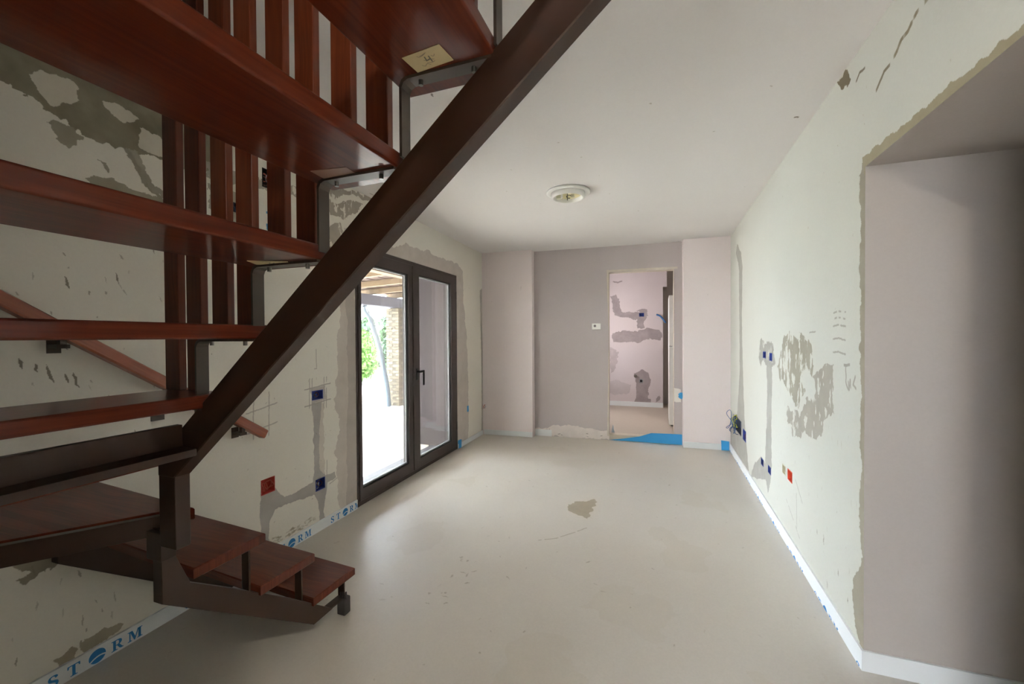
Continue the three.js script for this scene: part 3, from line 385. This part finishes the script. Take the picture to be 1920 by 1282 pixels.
  const dx = -0.591, dz = 0.806, arm = box(-0.022, 0.004, y4 - 0.066, y4 - 0.002, 0, 0.98, 0.002).rotateY(Math.atan2(dx, dz)).translate(-1.545, 0, -0.925); P('winder_support', arm, M.steel);
  P('winder_support', box(-1.583, -1.51, y4 - T - 0.09, y4 - T, -0.90, -0.855, 0.002), M.steel);
}
// wall handrail
{
  const a = new THREE.Vector3(XL(-0.5) + 0.06, 1.765, -0.5), b = new THREE.Vector3(XL(-1.868) + 0.06, 0.833, -1.868), len = a.distanceTo(b);
  const H = thing('wall_handrail', 'reddish wooden handrail fixed to the left wall below the stair flight', 'handrail', [b.x, b.y, b.z]);
  const X = b.clone().sub(a).normalize(), Y = new THREE.Vector3(0, 1, 0).addScaledVector(X, -X.y).normalize(), Z = new THREE.Vector3().crossVectors(X, Y);
  const prof = [[-0.02, -0.026], [0.02, -0.026], [0.024, -0.018], [0.018, -0.008], [0.018, 0.0], [0.026, 0.008], [0.022, 0.022], [0.012, 0.028], [-0.012, 0.028], [-0.022, 0.022], [-0.024, -0.018]];
  const rail = grainUV(extr(prof, len, 0.001), 2).rotateY(0); // profile plane xy, length z
  const m2 = new THREE.Matrix4().makeBasis(new THREE.Vector3().crossVectors(Y, X), Y, X).setPosition(a.clone().sub(b));
  part('rail', rail.applyMatrix4(m2), M.rail, H);
  for (const t of [0.33, 0.895]) { const p = a.clone().lerp(b, t).sub(b); part('rail_bracket', mergeGeometries([box(-0.012, 0.012, -0.068, -0.024, -0.01, 0.01), box(-0.066, 0.012, -0.072, -0.056, -0.02, 0.02), box(-0.066, -0.058, -0.092, -0.03, -0.022, 0.022)]).translate(p.x, p.y, p.z), M.steelGrey, H); }
}
// ---------------------------------------------------------------- electrical boxes and fittings
function wireLoop(cx, cy, cz, r, n, seedv, mat4) { const pts = []; for (let k = 0; k <= n; k++) { const a = k * 0.9 + seedv; pts.push([cx + Math.cos(a) * r * (0.6 + 0.4 * vn(k, seedv)), cy + Math.sin(a) * r * (0.6 + 0.4 * vn(seedv, k)), cz + (vn(k + 9, seedv) - 0.5) * r]); } return tube(pts, 0.003, n * 4, 5).applyMatrix4(mat4); }
function wallBox([a, b, c, d], mat4, mat, name, label, category, group, wires = [], depth = 0.05) {
  const cx = (a + c) / 2, cy = (b + d) / 2, o = new THREE.Vector3(cx, cy, 0).applyMatrix4(mat4), T0 = thing(name, label, category, [o.x, o.y, o.z], group), back = new THREE.Matrix4().makeTranslation(-o.x, -o.y, -o.z).multiply(mat4), e = 0.001, t = Math.min(0.006, (c - a) * 0.1);
  part('shell', mergeGeometries([box(a + e, a + t, b + e, d - e, -depth, 0.002), box(c - t, c - e, b + e, d - e, -depth, 0.002), box(a + t, c - t, b + e, b + t, -depth, 0.002), box(a + t, c - t, d - t, d - e, -depth, 0.002), box(a + e, c - e, b + e, d - e, -depth - 0.004, -depth)]).applyMatrix4(back), mat, T0);
  wires.forEach(([m, f, out], k) => part('wire', wireLoop(cx + (k % 2 - 0.5) * 0.25 * (c - a), cy + 0.1 * (d - b) * (k - 1), out ?? -depth * 0.45, Math.min(c - a, d - b) * (f ?? 0.3), 9, k * 2.3 + a * 7, back), m, T0));
  return T0;
}
{
  const W = M;
  wallBox(boxesL[0], LW, W.blueBox, 'socket_box', 'blue socket box with pencil guide lines, above the grey chase by the glazed door', 'socket box', null, [[W.wireBlue], [W.wireBrown]]);
  wallBox(boxesL[1], LW, W.redBox, 'socket_box', 'red-brown open socket hole in the left wall beside the lower treads', 'socket box', null, [[W.wireRed, 0.3], [W.wireRed, 0.35]], 0.03);
  wallBox(boxesL[2], LW, W.blueBox, 'socket_box', 'low blue socket box at the foot of the grey chase near the glazed door', 'socket box', null, [[W.wireGrey], [W.wireBrown]]);
  wallBox(boxesL[3], LW, W.dark, 'junction_hole', 'dark open junction hole with loose wires behind the balusters', 'junction box', null, [[W.wireBrown, 0.35], [W.wireGrey, 0.4, -0.005], [W.wireRed, 0.3]], 0.06);
  wallBox(boxesL[4], LW, std(24, 30, 66, 0.6), 'socket_box', 'small dark blue box high on the left wall behind the balusters', 'socket box', null, [[W.wireBlue]]);
  wallBox([8.56, 0.36, 8.61, 0.44], LW, W.redBox, 'socket_box', 'reddish hole with loose wires in the corner past the glazed door', 'socket box', null, [[W.wireRed, 0.5, 0.02], [W.wireGrey, 0.9, 0.03], [W.wireRed, 0.8, 0.03]], 0.03);
  wallBox(boxesR[0], RW, W.blueBox, 'socket_box', 'blue box of the upper pair on the right wall, nearer the back wall', 'socket box', null, [[W.wireBlue]]);
  wallBox(boxesR[1], RW, W.blueBox, 'socket_box', 'blue box of the upper pair on the right wall, nearer the big filler blotch', 'socket box', null, [[W.dark]]);
  wallBox(boxesR[2], RW, W.blueBox, 'socket_box', 'low blue box at the left foot of the grey chase on the right wall', 'socket box', null, [[W.wireBlue]]);
  wallBox(boxesR[3], RW, W.blueBox, 'socket_box', 'low blue box under the grey vertical chase on the right wall', 'socket box', null, [[W.wireGrey], [W.dark]]);
  wallBox(boxesR[4], RW, W.creamBox, 'socket_box', 'cream coloured box next to the orange box low on the right wall', 'socket box', null, [], 0.02);
  wallBox(boxesR[5], RW, W.orangeBox, 'socket_box', 'orange box low on the right wall beside the cream box', 'socket box', null, [[W.wireGrey, 0.25]]);
  const J = wallBox(boxesR[6], RW, std(70, 76, 96, 0.6), 'junction_box', 'large junction box spilling blue and yellow wires by the right pier', 'junction box', null, [[W.wireBlue, 0.62, 0.05], [W.wireBlue, 0.75, 0.04], [W.wireBlue, 0.5, 0.03], [W.wireYellow, 0.4, 0.03], [W.wireBlue, 0.85, 0.06], [W.wireYellow, 0.45, 0.045]], 0.06);
  wallBox(boxesR[7], RW, W.blueBox, 'socket_box', 'narrow blue box just beside the large junction box', 'socket box', null, [[W.wireBrown, 0.3]]);
  const bath = new THREE.Matrix4().makeTranslation(0, 0, -8.3);
  wallBox([-0.40, 1.80, -0.31, 1.87], bath, W.blueBox, 'socket_box', 'blue box in the grey filler on the back room wall', 'socket box', null, [[W.wireBlue]]);
  const dp = thing('drain_pipe', 'dark drain stub low on the back room wall', 'pipe', [-0.365, 0.565, -8.3]); part('sleeve', new THREE.TorusGeometry(0.03, 0.008, 8, 18), W.wireGrey, dp); part('bore', cyl(0.029, 0.029, 0.08, 18).rotateX(Math.PI / 2).translate(0, 0, -0.035), W.dark, dp);
  solo('water_tap', mergeGeometries([cyl(0.02, 0.02, 0.06, 12).rotateX(Math.PI / 2), cyl(0.03, 0.03, 0.01, 12).rotateX(Math.PI / 2)]).translate(-0.47, 0.66, -8.275), W.bolt, 'small metal water fitting above the drain stub', 'fitting');
  solo('conduit', tube([[-0.08, 1.83, -8.3], [-0.02, 1.8, -8.25], [0.03, 1.74, -8.22], [0.08, 1.67, -8.2]], 0.016, 16, 8), std(44, 96, 150, 0.5), 'short blue conduit sticking out of the back room wall', 'conduit');
  // thermostat
  const th = thing('thermostat', 'small white control plate with a grey dial on the recess wall', 'thermostat', [-0.842, 1.56, -5.765]); th.rotation.y = 0.049; part('plate', box(-0.06, 0.06, -0.043, 0.043, 0, 0.012, 0.006), M.plastic, th); part('dial', cyl(0.017, 0.017, 0.01, 20).rotateX(Math.PI / 2).translate(-0.02, 0.008, 0.014), std(120, 116, 116, 0.5), th);
  // blue box on the recess wall by the right pier
  const bb = thing('blue_cable_pouch', 'crumpled blue cap on the wall between doorway and right pier', 'cap', [0.245, 0.645, -5.813]); const bg = new THREE.IcosahedronGeometry(0.035, 2), bp = bg.attributes.position; for (let i = 0; i < bp.count; i++) { const x = bp.getX(i), y = bp.getY(i), z = bp.getZ(i), k = 0.75 + 0.5 * vn(x * 90 + 9, y * 90 + z * 40); bp.setXYZ(i, x * k, y * k * 1.2, Math.max(-0.004, z * k * 0.6)); } bg.computeVertexNormals(); part('cap', bg, M.blueTape, bb);
}
// ceiling lamp base
{
  const C = thing('ceiling_lamp', 'round white ceiling lamp base without its shade', 'ceiling lamp', [-0.742, 2.65, -3.48]);
  const lathe = (pts, n = 48) => new THREE.LatheGeometry(pts.map(([a, b]) => new THREE.Vector2(a, b)), n);
  part('rim', lathe([[0.135, 0], [0.182, 0], [0.184, -0.01], [0.172, -0.018], [0.15, -0.02], [0.142, -0.012], [0.135, -0.004]]), M.plastic, C);
  part('base_ring', lathe([[0.11, -0.022], [0.118, -0.05], [0.126, -0.056], [0.136, -0.052], [0.142, -0.03], [0.14, 0], [0.11, 0], [0.11, -0.022]]), M.plastic, C);
  part('reflector_plate', lathe([[0, -0.022], [0.112, -0.024], [0.112, -0.018], [0, -0.016]]), std(226, 216, 168, 0.5), C, 'yellowed reflector plate');
  for (const g of [box(-0.10, -0.05, -0.05, -0.02, -0.02, 0.02, 0.004), box(0.02, 0.05, -0.045, -0.02, -0.03, -0.0, 0.004)]) part('lamp_holder', g, std(200, 196, 170, 0.6), C);
  part('screw_post', cyl(0.004, 0.004, 0.06, 8).translate(0.0, -0.05, 0.03), M.bolt, C); part('screw_post', cyl(0.008, 0.008, 0.03, 10).translate(-0.035, -0.06, 0.09), M.plastic, C);
  part('wire', new THREE.TorusGeometry(0.02, 0.003, 6, 16, 5).rotateX(1.2).translate(0, -0.03, -0.03), M.black, C);
}
// bare bulb hanging from the ceiling behind the viewpoint: its hard shadow edge shows on the side of the opening
{
  const B = thing('bare_bulb', 'bare bulb on a short cord under the ceiling behind the viewpoint', 'lamp', [0.15, 2.65, 0.5]);
  part('cord', cyl(0.004, 0.004, 0.05, 8).translate(0, -0.025, 0), M.black, B); part('socket', cyl(0.018, 0.02, 0.035, 14).translate(0, -0.06, 0), M.plastic, B);
  part('bulb', new THREE.SphereGeometry(0.03, 16, 12).translate(0, -0.1, 0), new THREE.MeshStandardMaterial({ color: 0xffffff, emissive: new THREE.Color().setRGB(1, 0.92, 0.8), emissiveIntensity: 3 }), B);
  const l = new THREE.PointLight(new THREE.Color().setRGB(1, 0.93, 0.82), 0.85, 0, 2); l.position.set(0, -0.1, 0); l.castShadow = true; l.shadow.radius = 1.5; B.add(l);
}
// blue membrane pieces
{
  solo('membrane_patch', extr([[7.722, 0.0], [7.80, 0.0], [7.805, 0.10], [7.724, 0.104]], 0.012).translate(0, 0, 0.001).applyMatrix4(LW), M.blueTape, 'square of blue membrane at the foot of the glazed door frame', 'membrane');
  solo('membrane_patch', extr([[3.175, 0.0], [3.262, 0.0], [3.262, 0.112], [3.172, 0.12]], 0.013).translate(0, 0, 0.0015).applyMatrix4(BWm), M.blueTape, 'square of blue membrane at the foot of the right pier', 'membrane');
  solo('membrane_strip', extr([[1.80, 0.004], [2.1, 0.004], [2.733, 0.0], [2.733, 0.135], [2.6, 0.135], [2.35, 0.13], [2.2, 0.075], [2.0, 0.035]], 0.006).translate(0, 0, -0.128).applyMatrix4(BWm), M.blueTape, 'blue membrane strip lapped over the doorway threshold', 'membrane');
  solo('paper_scrap', prismXY([[-0.66, 0.07], [-0.615, 0.07], [-0.63, 0.12], [-0.637, 0.19], [-0.655, 0.12]], -5.93, -5.925), std(200, 212, 228, 0.8), 'pale blue scrap standing inside the doorway', 'scrap');
  const bl = thing('blue_tag', 'tiny blue tag hanging on the wall past the glazed door', 'tag', new THREE.Vector3(8.03, 0.46, 0).applyMatrix4(LW).toArray()); part('tag', box(0, 0.006, -0.04, 0.04, -0.02, 0.02, 0.002), M.blueTape, bl);
}
// white unit in the back room
{
  const U = thing('white_fridge', 'tall white unit with upper and lower door standing in the back room', 'appliance', [0.4, 0.07, -6.85]);
  part('body', box(-0.295, 0.3, 0.03, 1.955, -0.3, 0.24, 0.01), M.plastic, U); part('door', box(-0.295, 0.3, 1.205, 1.955, 0.245, 0.29, 0.01), M.plastic, U); part('door', box(-0.295, 0.3, 0.03, 1.19, 0.245, 0.29, 0.01), M.plastic, U); part('hinge', box(-0.29, -0.25, 1.188, 1.207, 0.22, 0.28), M.alu, U); for (const x of [-0.25, 0.25]) part('foot', cyl(0.02, 0.02, 0.03, 10).translate(x, 0.015, 0.2), M.black, U);
}
// ---------------------------------------------------------------- outdoors
{
  struct('ground', box(-60, -2.2, -0.5, -0.12, -70, 30), M.gravel, 'pale sunlit gravel ground outside');
  struct('trim_2', box(-3.28, XL(-4) - 0.075, -0.3, -0.03, -5.0, -2.6), M.concrete, 'pale concrete sill outside the glazed door');
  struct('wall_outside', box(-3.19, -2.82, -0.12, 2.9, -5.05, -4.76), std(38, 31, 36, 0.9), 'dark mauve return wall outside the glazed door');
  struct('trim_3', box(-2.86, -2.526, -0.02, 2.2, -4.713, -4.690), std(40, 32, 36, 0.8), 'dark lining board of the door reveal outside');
  struct('wall_outside_wing', box(-9, -2.6, -0.12, 3.2, -1.3, -1.0), std(226, 222, 214, 0.9), 'outer wall of the house wing closing the porch');
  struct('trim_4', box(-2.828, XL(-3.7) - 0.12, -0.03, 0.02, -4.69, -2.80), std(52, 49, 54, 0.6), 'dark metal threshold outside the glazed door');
  // house wall beyond
  struct('wall_outside_far', box(-2.9, -2.83, -0.12, 5.6, -14, -5.05), std(150, 140, 136, 0.9), 'outer plaster wall of the house');
  // brick pillar
  const P = thing('brick_pillar', 'pale brick pillar carrying the porch beam', 'pillar', [-5.735, -0.12, -8.075]), w = 0.34, d = 0.36, ch = 0.067, n = 33; // courses
  part('core', box(-w / 2 + 0.006, w / 2 - 0.006, 0, n * ch, -d / 2 + 0.006, d / 2 - 0.006), M.mortar, P);
  const bl = 0.16, gA = new RoundedBoxGeometry(0.162, 0.056, 0.08, 1, 0.004), gB = new RoundedBoxGeometry(0.08, 0.056, 0.165, 1, 0.004);
  for (let k = 0; k < n; k++) {
    const y = k * ch + 0.034; const o = k % 2 ? 0.086 : -0.086;
    for (const [g, x, z] of [[gA, o, d / 2 - 0.04], [gA, -o, -d / 2 + 0.04], [gB, w / 2 - 0.04, k % 2 ? -0.09 : 0.0], [gB, -w / 2 + 0.04, k % 2 ? 0.09 : 0]]) { const b = part('brick', g, M.brick[Math.floor(rnd() * 3)], P); b.position.set(x + rr(-0.002, 0.002), y, z + rr(-0.002, 0.002)); }
    for (const [g, x, z] of [[gB, -o * 1.0 + (k % 2 ? -0.04 : 0.04), d / 2 - 0.0825]]) { const b = part('brick', g, M.brick[Math.floor(rnd() * 3)], P); b.position.set(x, y, z - 0.001); }
  }
  // porch roof
  const R = thing('porch_roof', 'wooden porch roof with pale rafters and a grey edge beam', 'roof', [-4.3, 2.09, -6.5]), at = (g) => g.translate(4.3, -2.09, 6.5);
  part('edge_beam', at(box(-5.87, -5.62, 2.10, 2.32, -13, -2.2, 0.01)), M.beam, R); part('purlin', at(grainUV(box(-4.06, -3.9, 2.40, 2.52, -13, -2.2), 2)), M.rafter, R);
  for (let k = 0; k < 12; k++) part('rafter', at(grainUV(new THREE.BoxGeometry(3.2, 0.1, 0.09), 0).rotateZ(0.045).translate(-4.38, 2.45, -2.9 - 0.86 * k)), M.rafter, R);
  for (let k = 0; k < 14; k++) part('roof_board', at(grainUV(new RoundedBoxGeometry(0.246, 0.03, 11, 1, 0.004), 2, k * 0.3, k * 0.2).translate(-6.06 + 0.25 * k, 2.44 + 0.011 * k + 0.008, -7.5)), M.porchWood, R);
  solo('downpipe', tube([[-5.72, 2.08, -6.94], [-5.72, 2.0, -6.97], [-5.72, 1.882, -7.087], [-5.72, 1.517, -7.269], [-5.72, 1.172, -7.423], [-5.72, 0.76, -7.544], [-5.72, 0.374, -7.65], [-5.72, -0.1, -7.72]], 0.055, 60, 12), M.pipe, 'grey curved pipe hanging from the porch beam beside the pillar', 'pipe');
  // bushes
  const leaf = (n, rx, ry, rz, s) => { const gs = [], base = new THREE.PlaneGeometry(1, 1); base.deleteAttribute('uv'); const P0 = base.toNonIndexed(); const pos = new Float32Array(n * 18), nor = new Float32Array(n * 18), v = new THREE.Vector3(), m = new THREE.Matrix4(), e = new THREE.Euler(), q = new THREE.Quaternion(); for (let i = 0; i < n; i++) { const a = rr(0, 6.283), b = Math.acos(rr(-1, 1)), k = Math.cbrt(rr(0.25, 1)) * (0.75 + 0.35 * vn(a * 2 + 7, b * 3)); e.set(rr(0, 6), rr(0, 6), rr(0, 6)); q.setFromEuler(e); const sc = s * rr(0.6, 1.3); m.compose(new THREE.Vector3(Math.sin(b) * Math.cos(a) * rx * k, ry + Math.cos(b) * ry * k, Math.sin(b) * Math.sin(a) * rz * k), q, new THREE.Vector3(sc, sc * 0.55, 1)); const nn = new THREE.Vector3(0, 0, 1).applyQuaternion(q); for (let j = 0; j < 6; j++) { v.fromBufferAttribute(P0.attributes.position, j).applyMatrix4(m); pos.set([v.x, v.y, v.z], i * 18 + j * 3); nor.set([nn.x, nn.y, nn.z], i * 18 + j * 3); } } const g = new THREE.BufferGeometry(); g.setAttribute('position', new THREE.BufferAttribute(pos, 3)); g.setAttribute('normal', new THREE.BufferAttribute(nor, 3)); return g; };
  const bush = (x, z, y, rx, ry, mat, label, n = 1400, s = 0.1) => { const B = thing('bush', label, 'bush', [x, y, z], 'bushes beyond the porch'); part('foliage', leaf(n, rx, ry, rx, s), mat, B); part('stem', cyl(0.05, 0.08, ry, 8).translate(0, ry / 2, 0), M.bark, B); };
  bush(-9.6, -11.2, -0.12, 0.75, 0.72, M.leafA, 'bright green leafy bush beyond the porch', 2600, 0.11); bush(-12.0, -13.6, -0.12, 1.1, 1.1, M.leafA, 'tall light green bush behind the bright bush', 2600, 0.14); bush(-9.15, -12.75, -0.12, 0.6, 0.85, M.leafC, 'greyish green shrub between the bright bush and the pillar', 2000, 0.11);
  // hillside
  const hg = new THREE.PlaneGeometry(90, 60, 60, 40), hp = hg.attributes.position; for (let i = 0; i < hp.count; i++) { const u = hp.getX(i), v = hp.getY(i) + 30; hp.setXYZ(i, u, v * 0.085 + fbm(u * 0.12 + 20, v * 0.12) * 2.2 - 0.8, -v); } hg.computeVertexNormals(); hg.rotateY(0.68).translate(-14, -0.3, -17.5);
  struct('hillside', hg, plain([132, 136, 122], 6, 6, 26, 0.95, 3), 'pale scrub hillside beyond the garden');
  for (let k = 0; k < 12; k++) { const t = 21 + k * 3.3, a = 0.68 + 0.09 * ((k * 7) % 5 - 2) / 2; bush(-Math.sin(a) * t, -Math.cos(a) * t, (t - 21) * 0.08 + 0.1, rr(0.6, 1.3), rr(0.5, 1.0), k % 2 ? M.leafB : M.leafC, 'small grey-green shrub scattered on the pale hillside', 260, 0.34); }
}
scene.updateMatrixWorld(true);
scene.traverse((o) => { if (o.isMesh) shade(o); });
renderer.render(scene, camera);
